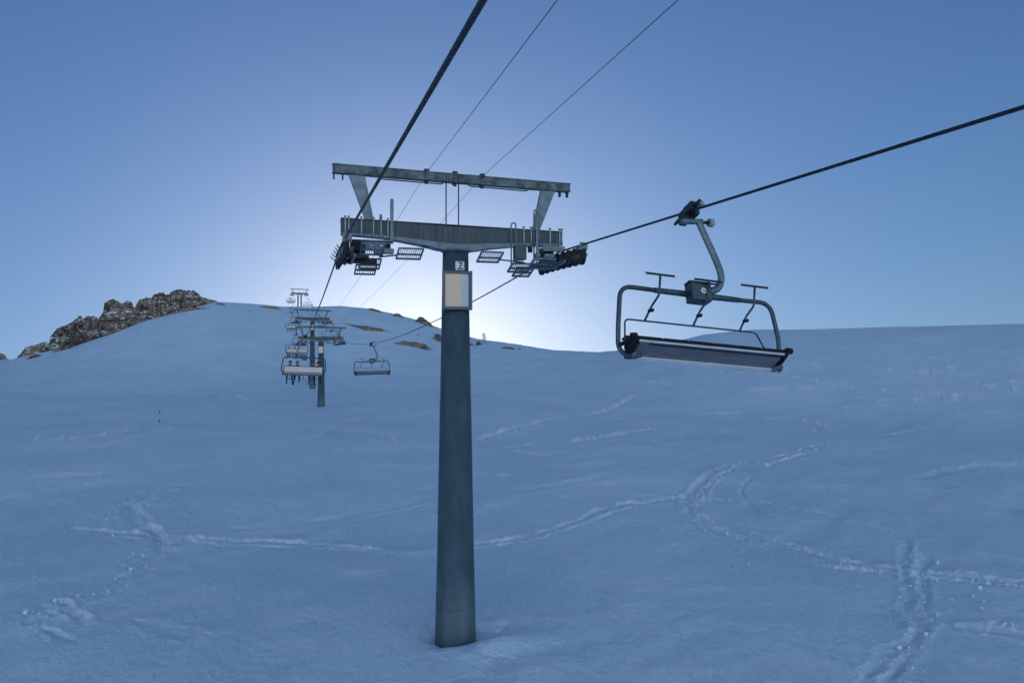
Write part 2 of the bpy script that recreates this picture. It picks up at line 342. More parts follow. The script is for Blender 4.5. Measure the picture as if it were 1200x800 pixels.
    me.loops.add(len(lv)); me.loops.foreach_set('vertex_index', lv.astype(np.int32))
    me.polygons.add(nf+nt)
    me.polygons.foreach_set('loop_start', np.concatenate([np.arange(nf)*4, nf*4+np.arange(nt)*3]).astype(np.int32))
    me.polygons.foreach_set('use_smooth', np.ones(nf+nt, bool))
    me.update(calc_edges=True); me.validate()
    at = me.attributes.new('loose_glow', 'FLOAT', 'POINT'); at.data.foreach_set('value', np.append(loose_glow, 0).astype(np.float32))
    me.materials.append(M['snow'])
    if me.polygons[1000].normal.z < 0: me.flip_normals()
    o = bpy.data.objects.new('snow_slope', me); col.objects.link(o); o['kind'] = 'structure'
terrain()
# clods of snow thrown up along the tracks
def chunks():
    mb = MB(); bm = bmesh.new(); bmesh.ops.create_icosphere(bm, subdivisions=1, radius=1); V = [v.co.copy() for v in bm.verts]; F = [[v.index for v in f.verts] for f in bm.faces]; bm.free()
    spots = []
    for px, py, s in ((30,721,.2),(64,706,.16),(73,703,.11),(91,700,.12),(110,698,.13),(127,695,.12),(148,689,.1),(156,688,.1),(153,669,.18),(135,680,.12),(168,652,.14),(171,665,.1),(125,610,.13),(132,629,.16),(85,596,.12),(60,612,.1),(100,619,.08),
                      (1098,661,.26),(996,666,.18),(985,663,.12),(1030,674,.15),(1148,692,.2),(1140,700,.16),(1152,706,.14),(1150,714,.12),(870,647,.12),(877,664,.13),(885,670,.09),(864,632,.12),(852,627,.12),(790,640,.1),(802,655,.1),(843,640,.08),(979,618,.09),(975,628,.1),(1098,722,.12),(985,715,.12),(1085,745,.14),(1054,762,.14)):
        x, y = gp(px, py); spots.append((x, y, s))
    for ti in (3, 5, 7, 8, 19, 2):
        pl, hw = tracks[ti][0], tracks[ti][1]
        for k in range(60):
            a = pl[rng.integers(len(pl))]; spots.append((a[0]+rng.normal(0, hw*2), a[1]+rng.normal(0, hw*2.4), abs(rng.normal(.03, .035))+.02))
    for cx_, cy_ in ((1010,640),(1100,640),(900,650),(830,620),(1060,500),(1020,520),(980,510),(120,650),(500,590),(700,610)):
        x, y = gp(cx_, cy_)
        for k in range(14): spots.append((x+rng.normal(0, 1.6), y+rng.normal(0, 2.2), abs(rng.normal(.02, .03))+.018))
    for x, y, s in spots:
        z = float(base_h(x, y)); q = Quaternion((rng.normal(), rng.normal(), rng.normal(), rng.normal())).normalized()
        s *= .48; sc = Vector((s*rng.uniform(.7, 1.3), s*rng.uniform(.7, 1.2), s*rng.uniform(.5, .8)))
        vs = [W(Vector((x, y, z+s*.35+.04)) + (q @ Vector((v.x*sc.x, v.y*sc.y, v.z*sc.z)))*rng.uniform(.8, 1.15)) for v in V]
        mb.add(vs, F, False)
    mb.build('snow_clods', M['snow'], None, kind='stuff')
chunks()
# ------------------------------------------------------------------ rocks
def hit(px, py):
    """distance at which a view ray meets the slope, at most the ridge"""
    cap = float(np.interp(math.atan((px-600)/900), rd_phi, RD[:, 1]))-1.5
    return min(march(px, py, 30., 290.)[0], cap)
def outcrop(name, label, line, dist, depth=8, step=.8, jag=.8, seed=1, sink=2.0, m_='rock'):
    """line: (px, py_bottom, py_top) read off the photograph; built as a solid block of rock standing in the slope there"""
    px = np.array([p[0] for p in line], float); pb = np.array([p[1] for p in line], float); pt = np.array([p[2] for p in line], float)
    step = .36 if dist > 200 else .25
    n = max(8, int((px[-1]-px[0])*dist/900/step)); xs = np.linspace(px[0], px[-1], n)
    rows = 26; G = np.zeros((n, rows+1, 3))
    ds = np.array([hit(x, b+.4) for x, b in zip(px, pb)]); dd = np.interp(xs, px, ds)
    nz1 = lambda u, v, k: float(vnoise(np.array(u), np.array(v), seed*3+k))
    for i, x in enumerate(xs):
        b = np.interp(x, px, pb); t = np.interp(x, px, pt); u = i*step
        k = (x-600)/900; rr = dd[i]
        fx, fy = (sn+k*cs)/math.hypot(1, k), (cs-k*sn)/math.hypot(1, k)
        zb = (400-b)/900*rr/math.hypot(1, k); H0 = max((b-t)/900*rr, .05)
        e_ = max(3, n*.22); end = min(1, i/e_, (n-1-i)/e_) if b-t < 14 else min(1, i/3, (n-1-i)/3)
        # blocky crest: steps and notches
        H = H0*(1 + .10*nz1(u/3.3, .5, 0) + .07*(abs(nz1(u/1.4, 2.5, 1))*2-1)) * (.08+.92*end)
        H = H - .10*H0*(1 if nz1(u/1.8, 9.5, 2) > .4 else 0)
        amp = min(jag, H*.4+.05)
        for j in range(rows+1):
            v = j/rows
            if v < .66:
                w = v/.66; z = zb - sink + (H+sink)*w; back = depth*.08*w
                ledge = round(z/.9 + nz1(u/3, z/3, 3)*.8)*.9
                back += .65*amp*(z-ledge)
            else:
                w = (v-.66)/.34; z = zb + H - w*w*(H*.8+sink); back = depth*(.08+.92*w)
            crack = abs(nz1(u/1.1, z/5., 4)); crack = max(0, .18-crack)/.18
            nx = nz1(u/2.4, z/1.9+back*.1, 5) + .6*nz1(u/.9, z/.8, 6) + .3*nz1(u/.4, z/.4, 7) - crack*.9
            nz_ = nz1(u/1.2, back/1.5+3., 8)*.5 + nz1(u/.5, back/.7, 9)*.3
            q = rr + back - nx*amp*.9
            G[i, j] = (fx*q, fy*q, z + nz_*amp*(.28 if v > .3 else 0))
    vs = [W(p) for p in G.reshape(-1, 3)]
    m = rows+1
    fs = [(i*m+j, (i+1)*m+j, (i+1)*m+j+1, i*m+j+1) for i in range(n-1) for j in range(rows)]
    fs += [tuple(range(m))[::-1], tuple((n-1)*m+j for j in range(m))]
    fs += [(i*m, i*m+m-1, (i+1)*m+m-1, (i+1)*m) for i in range(n-1)]
    o = MB().add(vs, fs, False).build(name, M[m_]); tag(o, label, 'rock', 'rock outcrops near the ridge')
    return o
outcrop('rock_outcrop', 'large brown cliff at the highest point of the left ridge', [(150,380,370),(156,378,362),(163,375,353),(175,371,349),(187,368,345),(205,363,342),(221,359,339),(235,355,344),(246,352,348),(254,352,351)], 252, 9, .9, 1.1, 1)
outcrop('rock_outcrop', 'small snow-capped block just left of the highest cliff', [(117,372,369),(119,371,358),(128,371,354),(145,370,353),(155,369,355),(161,370,360),(164,371,368)], 256, 6, .8, .7, 2, 1)
outcrop('rock_outcrop', 'long brown crag below the snow-capped block on the left ridge', [(74,409,402),(82,407,392),(90,404,383),(104,399,374),(125,391,372),(146,383,370),(165,375,370),(176,371,368)], 250, 8, .9, 1.0, 3)
outcrop('rock_outcrop', 'broken snow-streaked rocks stepping down left of the long crag', [(52,412,408),(56,411,399),(66,409,388),(80,406,381),(96,402,373),(112,394,371),(118,392,370)], 253, 8, .8, 1.3, 4, m_='rock_snowy')
outcrop('rock_outcrop', 'low dark rocks at the lower left end of the ridge', [(20,418,415),(26,417,410),(38,414,405),(50,411,402),(58,409,399),(64,408,404)], 250, 6, .7, .7, 5, 1, m_='rock_snowy')
outcrop('rock_outcrop', 'small dark rocks at the left edge of the picture', [(-12,421,417),(-2,421,414),(6,421,416),(10,421,419)], 250, 5, .7, .5, 6, 1)
outcrop('rock_outcrop', 'thin dark ledge in the snow beneath the highest cliff', [(192,370,369),(205,367,364.5),(222,364,361),(238,362,360),(252,361,360)], 240, 3, .7, .4, 7, 1)
outcrop('rock_outcrop', 'tiny dark rocks on the skyline right of the highest cliff', [(303,360,358.5),(312,361,357.5),(322,362,358),(330,363,361)], 246, 3, .6, .3, 8, 1)
outcrop('rock_outcrop', 'long thin dark ledge crossing the snow behind the far pylons', [(394,378,376.5),(404,380,377.5),(416,383,380.5),(428,387,382),(438,388,383.5),(450,388.5,385),(462,390,388)], 205, 4, .6, .45, 9, 1)
outcrop('rock_outcrop', 'brown rocks in the snow on the skyline above the thin ledge', [(428,362,360.5),(436,364,361),(444,366,363),(450,367,366)], 246, 4, .7, .4, 10, 1)
outcrop('rock_outcrop', 'small brown rocks just left of the skyline boulder', [(459,370,369),(464,371,366),(470,372,368),(474,373,372)], 240, 4, .7, .4, 11, 1)
outcrop('rock_outcrop', 'brown boulder on the skyline where the wire rope crosses the ridge', [(486,376,374),(489,377,370),(494,379,371),(500,381,374),(507,383,379),(509,383,382)], 236, 4, .6, .6, 12, 1)
outcrop('rock_outcrop', 'flat brown slab low in the snow left of the near pylon', [(459,402,400.5),(466,403,399),(478,405,400),(490,408,401),(500,410,402.5),(509,410,408)], 165, 4, .5, .4, 13, 1)
outcrop('rock_outcrop', 'dark rock touching the left edge of the near pylon', [(506,396,395),(510,398,390),(518,401,393),(526,403,396)], 180, 4, .5, .5, 14, 1)
outcrop('rock_outcrop', 'low dark rocks right beside the near pylon', [(545,404,402),(550,405,401.5),(556,405,403),(559,405.5,405)], 175, 3, .4, .35, 15, 1)
outcrop('rock_outcrop', 'small flat brown rock right of the bare tree', [(586,407.5,406.5),(592,408.5,405.5),(600,409,406.5),(605,409.5,409)], 165, 3, .4, .3, 16, 1)
outcrop('rock_outcrop', 'small dark rocks poking from the snow just below the long crag', [(60,413,411.5),(66,412,409),(74,410,407),(82,408,406.5),(86,407,406.5)], 250, 3, .6, .4, 17, 1)
outcrop('rock_outcrop', 'small broken ledge low on the snow left of the long crag', [(30,421,419.5),(36,420,417),(44,418,415.5),(50,416,415.5)], 250, 3, .6, .4, 18, 1)
outcrop('rock_outcrop', 'short dark stub of rock at the right foot of the highest cliff', [(250,356,355),(256,357,354.5),(262,358,356),(266,358.5,358)], 250, 3, .6, .3, 19, 1)
outcrop('rock_outcrop', 'tiny rock dot in the snow between the thin ledge and the flat brown slab', [(487,392.5,391.8),(490,392.5,390.8),(493,393,392.5)], 250, 2, .6, .3, 20, 1)
outcrop('rock_outcrop', 'tiny rock at the right end of the flat rock beyond the bare tree', [(606,409,408),(609,409.5,407.5),(612,410,409.5)], 250, 2, .6, .3, 21, 1)
# ------------------------------------------------------------------ bare tree and small shrub
def bare_tree(px, py, h, dist):
    k = (px-600)/900; d = Vector(((sn+k*cs)*dist, (cs-k*sn)*dist, 0)); zb = float(base_h(d.x, d.y))
    root = empty('bare_tree', W((d.x, d.y, zb-.3)))
    tr = MB(); cr = MB(); rr = random.Random(3)
    tr.tube([(0, 0, 0), (.05, 0, h*.3), (-.04, .05, h*.6), (.05, 0, h)], .1, 7, True, [.11, .085, .05, .015])
    for i in range(30):
        z = h*(.15+.8*i/30); a = i*2.4; L = (h-z)*.38+.35
        p = Vector((0, 0, z)); q = p + Vector((math.cos(a)*L*.7, math.sin(a)*L*.7, L*.75)); cr.tube([p, (p+q)/2 + Vector((0, 0, -.08)), q], .03, 4, False, [.03, .02, .008])
        for j in range(5):
            s_ = p.lerp(q, rr.uniform(.3, 1)); e = s_ + Vector((rr.uniform(-.4, .4), rr.uniform(-.4, .4), rr.uniform(.15, .5))); cr.tube([s_, e], .012, 3, False, [.014, .006])
    tr.build('trunk', M['twig'], root); cr.build('crown', M['twig'], root)
    tag(root, 'small bare tree standing alone on the skyline right of the near pylon', 'tree')
bare_tree(568, 401.5, 3.0, hit(568, 401.5))
def shrub(px, py, s, dist):
    k = (px-600)/900; x, y = (sn+k*cs)*dist, (cs-k*sn)*dist; zb = (400-py)/900*dist
    mb = MB(); rr = random.Random(5)
    for i in range(320):
        v = Vector((rr.gauss(0, .5), rr.gauss(0, .5), abs(rr.gauss(0, .55)))); v *= s; r_ = s*.16
        a = Vector((rr.uniform(-1, 1), rr.uniform(-1, 1), rr.uniform(-1, 1))).normalized()*r_; b = a.orthogonal().normalized()*r_*.6
        c = Vector((x, y, zb)) + v; mb.add([W(c-a), W(c+b), W(c+a), W(c-b)], [(0, 1, 2, 3)])
    mb.build('shrub', M['conifer'])
    return bpy.data.objects['shrub']
tag(shrub(561, 404, .7, hit(561, 405)), 'dark low shrub in the snow just left of the bare tree', 'shrub')
# ------------------------------------------------------------------ lift geometry
HG = 3.0                                                     # half gauge
TOW = [dict(x=4.42, y=20.28, z=2.48), dict(x=4.75, y=107., z=.02), dict(x=4.69, y=139.4, z=3.6), dict(x=5.25, y=290., z=17.1)]
def rope_pt(side, y):
    """rope centre in the slope frame; side -1 uphill-going, +1 coming down"""
    kn = [(-60., 3.05, .18 if side < 0 else 1.68, 0), (20.28, 4.42, 2.52, 0), (107., 4.75, .10, 1.0 if side < 0 else 1.35), (139.4, 4.69, 3.7, .2), (290., 5.25, 17.2, 2.2), (430., 5.6, 7., 1.)]
    for a, b in zip(kn, kn[1:]):
        if y <= b[0] or b is kn[-1]:
            t = (y-a[0])/(b[0]-a[0]); return Vector((a[1]+(b[1]-a[1])*t + side*HG, y, a[2]+(b[2]-a[2])*t - 4*b[3]*t*(1-t)))
def rope(side, label):
    mb = MB(); n = 18; rings = []; y = -6.; y0 = y; i = 0; ys = []
    while y < 430:
        ys.append(y); y += .045 if y < 22 else (1.0 if y < 140 else 4.0)
    for y in ys:
        c = rope_pt(side, y); far = y > 22; rr = []
        for k in range(n if not far else n):
            a = 2*math.pi*k/n; tw = y*2*math.pi/.42
            rad = .0235*(1 + (.12*abs(math.cos(3*(a+tw))) - .06 if not far else 0))
            rr.append(W(c + Vector((math.cos(a)*rad, 0, math.sin(a)*rad))))
        rings.append(rr)
    vs = [v for r_ in rings for v in r_]
    mb.add(vs, [(i*n+k, i*n+(k+1) % n, (i+1)*n+(k+1) % n, (i+1)*n+k) for i in range(len(rings)-1) for k in range(n)], True)
    tag(mb.build('haul_rope', M['rope']), label, 'rope', 'wire ropes of the chairlift')
rope(-1, 'thick twisted steel rope passing overhead to the left end of the near pylon crossarm')
rope(1, 'steel haul rope on the right carrying the large empty chair')
def cable(xl, label):
    kn = [(-60., 3.05+xl, 4.86, 0), (20.28, 4.42+xl, 4.49, .1), (107., 4.75+xl, 1.95, .9), (139.4, 4.69+xl, 5.4, .2), (290., 5.25+xl, 18.9, 2.2), (430., 5.6, 8., 1.)]
    pts = []
    for a, b in zip(kn, kn[1:]):
        for k in range(16):
            t = k/16; pts.append(W((a[1]+(b[1]-a[1])*t, a[0]+(b[0]-a[0])*t, a[2]+(b[2]-a[2])*t - 4*b[3]*t*(1-t))))
    tag(MB().tube(pts, .0065, 6).build('signal_cable', M['rope']), label, 'cable', 'thin cables over the pylons')
cable(-.79, 'thin cable over the left clamp of the near pylon top beam')
cable(.74, 'thin cable over the right clamp of the near pylon top beam')
# ------------------------------------------------------------------ pylon
def lat(mb, p, q, w, t): # flat bar between two points
    p, q = Vector(p), Vector(q); d = q-p; rot = d.to_track_quat('Z', 'X').to_matrix(); mb.box((p+q)/2, (w, t, d.length), rot)
WH = Matrix.Rotation(-ALPHA, 3, 'X')     # world-horizontal inside the slope frame
def make_head(root, top_z):
    """parts of a pylon head; coordinates are relative to the top of the pole"""
    def P(mb, name, m, parent=root, bevel=0, **kw):
        o = mb.build(name, m, parent, bevel, **kw)
        if parent is root: o.location = (0, 0, top_z)
        return o
    WEB = [(-3.02, .26), (-1.9, .25), (-.95, .18), (-.45, .13), (0, .10), (.45, .13), (.95, .18), (1.9, .25), (2.98, .27)]
    # crossarm: box girder, web tapering, soffit drawn down to the pole
    g = MB(); sh = lambda x: -.016*x
    st = [(-3.02, .26, .62), (-1.9, .25, .615), (-.95, .18, .60), (-.45, .13, .59), (0, .10, .585), (.45, .13, .59), (.95, .18, .60), (1.9, .25, .61), (2.98, .27, .60)]
    web_b = lambda x: float(np.interp(x, [q[0] for q in WEB], [q[1] for q in WEB]))
    for (x0, b0, t0), (x1, b1, t1) in zip(st, st[1:]):
        g.hexa([(x0, -.18, b0+sh(x0)), (x0, .18, b0+sh(x0)), (x0, .18, t0+sh(x0)), (x0, -.18, t0+sh(x0))], [(x1, -.18, b1+sh(x1)), (x1, .18, b1+sh(x1)), (x1, .18, t1+sh(x1)), (x1, -.18, t1+sh(x1))])
    arm = P(g, 'crossarm', M['web'])
    fl = MB(); st = [(-3.02, .245, .17), (-1.9, .20, .17), (-.95, .07, .21), (-.45, -.02, .28), (0, -.05, .33), (.45, -.02, .28), (.95, .07, .21), (1.9, .20, .17), (2.98, .255, .17)]
    for (x0, b0, w0), (x1, b1, w1) in zip(st, st[1:]):
        b0 += sh(x0); b1 += sh(x1); u0 = web_b(x0)+sh(x0)-.003; u1 = web_b(x1)+sh(x1)-.003
        fl.hexa([(x0, -w0-.03, b0-.02), (x0, w0+.03, b0-.02), (x0, w0+.03, u0), (x0, -w0-.03, u0)], [(x1, -w1-.03, b1-.02), (x1, w1+.03, b1-.02), (x1, w1+.03, u1), (x1, -w1-.03, u1)])
    P(fl, 'bottom_flange', M['steel'])
    tf = MB()
    tf.hexa([(-3.03, -.21, .62+.048), (-3.03, .21, .668), (-3.03, .21, .69), (-3.03, -.21, .69)], [(2.99, -.21, .557), (2.99, .21, .557), (2.99, .21, .579), (2.99, -.21, .579)])
    P(tf, 'top_flange', M['web'])
    for sx_ in (-1, 1): P(MB().disc((sx_*.80, -.05, .028), (.15*sx_, 0, 1), .1, .012, 14), 'drain_opening', M['ink'])
    P(MB().disc((0, 0, 0), (0, 0, 1), .46, .05, 28, [(-.085, .38), (-.045, .45), (0, .45), (.0, .3)]), 'pole_cap', M['steel'])
    # ladder rails up to the lifting frame
    for x in (-.28, .06): P(MB().tube([(x, -.1, .6), (x, -.1, 1.93)], .017, 8), 'ladder_rail', M['dark'])
    # lifting frame
    shf = lambda x: -.022*x
    b = MB(); rot = Matrix.Rotation(.022, 3, 'Y')
    b.hexa([(-3.23, -.11, 1.80-shf(3.23)), (-3.23, .11, 1.80-shf(3.23)), (-3.23, .11, 2.0-shf(3.23)), (-3.23, -.11, 2.0-shf(3.23))], [(3.26, -.11, 1.80+shf(3.26)), (3.26, .11, 1.80+shf(3.26)), (3.26, .11, 2.0+shf(3.26)), (3.26, -.11, 2.0+shf(3.26))])
    lf = P(b, 'lifting_beam', M['lichen'], bevel=.012)
    b = MB()
    for z in (1.795, 2.005): b.hexa([(-3.24, -.125, z-.012-shf(3.23)), (-3.24, .125, z-.012-shf(3.23)), (-3.24, .125, z+.012-shf(3.23)), (-3.24, -.125, z+.012-shf(3.23))], [(3.27, -.125, z-.012+shf(3.26)), (3.27, .125, z-.012+shf(3.26)), (3.27, .125, z+.012+shf(3.26)), (3.27, -.125, z+.012+shf(3.26))])
    fl = b.build('beam_flange', M['lichen'], lf)
    for s_ in (-1, 1):
        x0, x1, y0, y1 = (s_*2.84, s_*2.42, s_*2.38, s_*2.17)
        z1 = 1.80+shf(s_*2.6)
        P(MB().hexa([(x0, -.07, z1), (x1, -.07, z1), (x1, .07, z1), (x0, .07, z1)], [(y0, -.05, .60), (y1, -.05, .60), (y1, .05, .60), (y0, .05, .60)]), 'stanchion', M['steel'], bevel=.006)
        for q in (3.20, 2.98):
            h = 1.80+shf(s_*q)
            P(MB().prism([(-.09, h+.03), (.09, h+.03), (.07, h-.13), (.03, h-.17), (-.03, h-.17), (-.07, h-.13)], 'x', s_*q-.018, s_*q+.018), 'lifting_lug', M['dark'])
        xa, xb = (-2.08, -.32) if s_ < 0 else (.28, 2.05)
        za, zb = 1.80+shf(xa), 1.80+shf(xb)
        P(MB().tube(arc([(xa, -.13, za), (xa+.07, -.13, za-.10), (xb-.07, -.13, zb-.10), (xb, -.13, zb)], .06), .017, 8), 'handrail', M['dark'])
    for x in (-.79, -.02, .74):
        z = 1.93+shf(x); P(MB().box((x, 0, z+.11), (.13, .16, .1)).box((x, 0, z-.19), (.08, .12, .08)).box((x-.055, 0, z-.05), (.02, .25, .28)), 'cable_clamp', M['dark'], bevel=.01)
    # clamping bolts round the crossarm
    for x in (-2.93, -2.84, -2.52, -2.21, -2.02, -1.84, 1.86, 2.07, 2.62, 2.90, 2.97):
        P(MB().tube([(x, -.235, .16+sh(x)), (x, -.235, .655+sh(x))], .015, 6), 'clamp_bolt', M['rod'])
        P(MB().box((x, -.20, .675+sh(x)), (.045, .08, .035)), 'clamp_nut', M['dark'])
    # the sheave assemblies, one on each side
    for s_ in (-1, 1):
        X = s_*HG; n = 8; sp = .46; y0 = -sp*(n-1)/2
        zr = .02
        for i in range(n):
            y = y0+i*sp; zc = zr-.255 - .012*(i-3.5)**2*.12
            w = P(MB().disc((X, y, zc), (1, 0, 0), .23, .1, 22, [(-.05, .12), (-.045, .235), (-.02, .24), (-.012, .205), (.012, .205), (.02, .24), (.045, .235), (.05, .12)]), 'sheave', M['rubber'])
            h = MB().disc((X, y, zc), (1, 0, 0), .15, .104, 16, [(-.058, .05), (-.054, .17), (.054, .17), (.058, .05)]); h.build('sheave_hub', M['rust'], w)
        for i in range(0, n, 2):
            y = y0+i*sp+sp/2
            for o_ in (-.085, .085): P(MB().prism([(y-sp/2-.05, -.30), (y-sp/2-.05, -.23), (y+sp/2+.05, -.23), (y+sp/2+.05, -.30), (y+.06, -.37), (y-.06, -.37)], 'x', X+o_-.008, X+o_+.008), 'sheave_plate', M['steel'])
        for j in (0, 1):
            yc = y0+sp*1.5+j*sp*4
            P(MB().prism([(yc-sp-.08, -.27), (yc+sp+.08, -.27), (yc+sp+.08, -.33), (yc+.08, -.41), (yc-.08, -.41), (yc-sp-.08, -.33)], 'x', X-s_*.15-.025, X-s_*.15+.025), 'rocker_beam', M['dark'])
        P(MB().prism([(-sp*2-.1, -.31), (sp*2+.1, -.31), (sp*2+.1, -.37), (.15, -.47), (-.15, -.47), (-sp*2-.1, -.37)], 'x', X-s_*.24-.03, X-s_*.24+.03), 'main_rocker', M['steel'])
        P(MB().box((X-s_*.42, 0, -.12), (.34, .34, .46)).box((X-s_*.42, -.02, -.30), (.5, .5, .06)), 'hanger_bracket', M['dark'], bevel=.012)
        P(MB().tube([(X-s_*.9, 0, -.40), (X, 0, -.40)], .06, 12), 'axle_shaft', M['rust'])
        for i, y in enumerate((-1.5, -.9, -.3, .4, 1.1)):
            P(MB().tube(arc([(X+s_*.05, y, -.26), (X+s_*.17, y, -.26), (X+s_*.22, y, -.17)], .05), .014, 6), 'rope_catcher', M['steel'])
        P(MB().box((X, y0-.14, -.02), (.22, .02, .20), Matrix.Rotation(.12, 3, 'Y')).box((X-s_*.1, y0-.02, -.05), (.02, .28, .12)), 'deflector_plate', M['steel'])
        # inspection walkway: framed gratings, level with the horizon
        def grating(x0, x1, yc, z, dy, name='grating_step'):
            fr = MB(); w = .035; xm = (x0+x1)/2; L_ = x1-x0
            for yy in (-dy/2, .04, dy/2): fr.box(Vector((xm, yc, z)) + WH @ Vector((0, yy, 0)), (L_, w, .04), WH)
            for xx in (x0, x1): fr.box(Vector((xx, yc, z)) + WH @ Vector((0, 0, 0)), (w, dy, .05), WH)
            o = P(fr, name, M['steel'])
            sl_ = MB(); m = max(6, int(L_/.055))
            for k in range(1, m):
                xx = x0 + L_*k/m
                sl_.box(Vector((xx, yc, z)) + WH @ Vector((0, 0, .002)), (.012, dy, .024), WH)
            sl_.build('grating_bars', M['steel'], o, kind='stuff')
        if s_ < 0:
            grating(-1.56, -.92, 0, -.16, .62)
            grating(-2.58, -2.02, -.75, -.16, .62); grating(-2.50, -1.98, .35, -.42, .60); grating(-2.55, -2.0, 1.2, -.50, .6)
            P(MB().box((-2.15, -.28, .0), (.75, .04, .20)).box((-2.15, -.30, .11), (.85, .16, .035)).box((-1.95, -.2, -.14), (.5, .3, .12)), 'walkway_box', M['steel'], bevel=.006)
            P(MB().box((-2.26, -.31, .01), (.09, .02, .045)), 'sight_hole', M['white']); P(MB().box((-2.02, -.31, -.01), (.09, .02, .045)), 'sight_hole', M['white'])
            P(MB().tube([(-2.05, 0, -.27), (-1.55, 0, -.20)], .022, 8), 'walkway_strut', M['steel'])
            P(MB().box((-1.745, -.26, .63), (.09, .035, 1.15)).box((-1.745, -.26, 1.2), (.07, .03, .05)), 'guide_post', M['steel'], bevel=.012)
            P(MB().box((-1.97, .25, .78), (.07, .05, .22)), 'guide_post', M['steel'], bevel=.015)
            P(MB().box((-1.86, -.26, -.02), (.12, .1, .13)), 'switch_box', M['black'], bevel=.01)
            P(MB().box((-2.62, -.2, -.02), (.36, .3, .3)), 'axle_housing', M['black'], bevel=.02)
            P(MB().tube([(-2.93, -.55, -.26), (-2.72, -.3, -.06)], .045, 10), 'damper', M['steel'])
        else:
            grating(.66, 1.26, 0, -.18, .62)
            grating(1.95, 2.55, -.6, -.38, .60); grating(1.62, 2.2, .3, -.42, .55); grating(2.0, 2.5, 1.1, -.46, .6)
            P(MB().tube([(1.25, 0, -.24), (1.95, 0, -.30)], .022, 8), 'walkway_strut', M['steel'])
            P(MB().tube(arc([(1.49, -.25, -.42), (1.49, -.25, .74), (1.62, -.25, .74), (1.62, -.25, -.42)], .07), .02, 8), 'handrail_hoop', M['steel'])
            P(MB().tube(arc([(2.13, -.28, -.2), (2.13, -.28, 1.12), (2.28, -.28, 1.12), (2.28, -.28, -.2)], .07), .022, 8), 'handrail_hoop', M['steel'])
            P(MB().box((2.22, -.27, .2), (.06, .03, .95)), 'guide_post', M['steel'])
            P(MB().box((2.7, -.25, .10), (.66, .1, .10)).box((2.7, -.28, .02), (.6, .14, .05)).box((2.45, -.2, -.12), (.55, .25, .10)), 'walkway_box', M['steel'], bevel=.006)
            P(MB().box((1.78, -.1, -.04), (.30, .35, .42)), 'axle_housing', M['web'], bevel=.03)
            P(MB().box((2.02, -.28, .03), (.12, .06, .16)), 'switch_box', M['black']); P(MB().box((2.36, -.3, -.10), (.12, .08, .12)), 'switch_box', M['black'])
def make_pole(root, L, r0, r1, double=False):
    """L = length, r0 radius at foot, r1 radius at head"""
    for ox in ((-.55, .55) if double else (0,)):
        k = .62 if double else 1
        o = MB().tube([(ox, 0, -1.2), (ox, 0, 0), (ox, 0, L*.2), (ox, 0, L*.2001), (ox, 0, L*.62), (ox, 0, L*.6201), (ox, 0, L)], r0, 40, True, [r0*k*1.05, r0*k, (r0*.78+r1*.22)*k, (r0*.775+r1*.215)*k, (r0*.36+r1*.64)*k, (r0*.355+r1*.635)*k, r1*k]).build('pole', M['pole'], root)
    return o
def curved_panel(root, z0, z1, r, a0, a1, m, name, parent=None, off=0, thick=.02, n=14):
    mb = MB(); vs = []
    for k in range(n+1):
        a = a0+(a1-a0)*k/n
        for rr, z in ((r, z0), (r, z1), (r+thick, z1), (r+thick, z0)): vs.append((math.sin(a)*rr, -math.cos(a)*rr, z))
    fs = [(4*k+i, 4*k+(i+1) % 4, 4*k+4+(i+1) % 4, 4*k+4+i) for k in range(n) for i in range(4)] + [(0, 1, 2, 3), (4*n+3, 4*n+2, 4*n+1, 4*n)]
    return mb.add(vs, fs, False).build(name, m, parent or root)
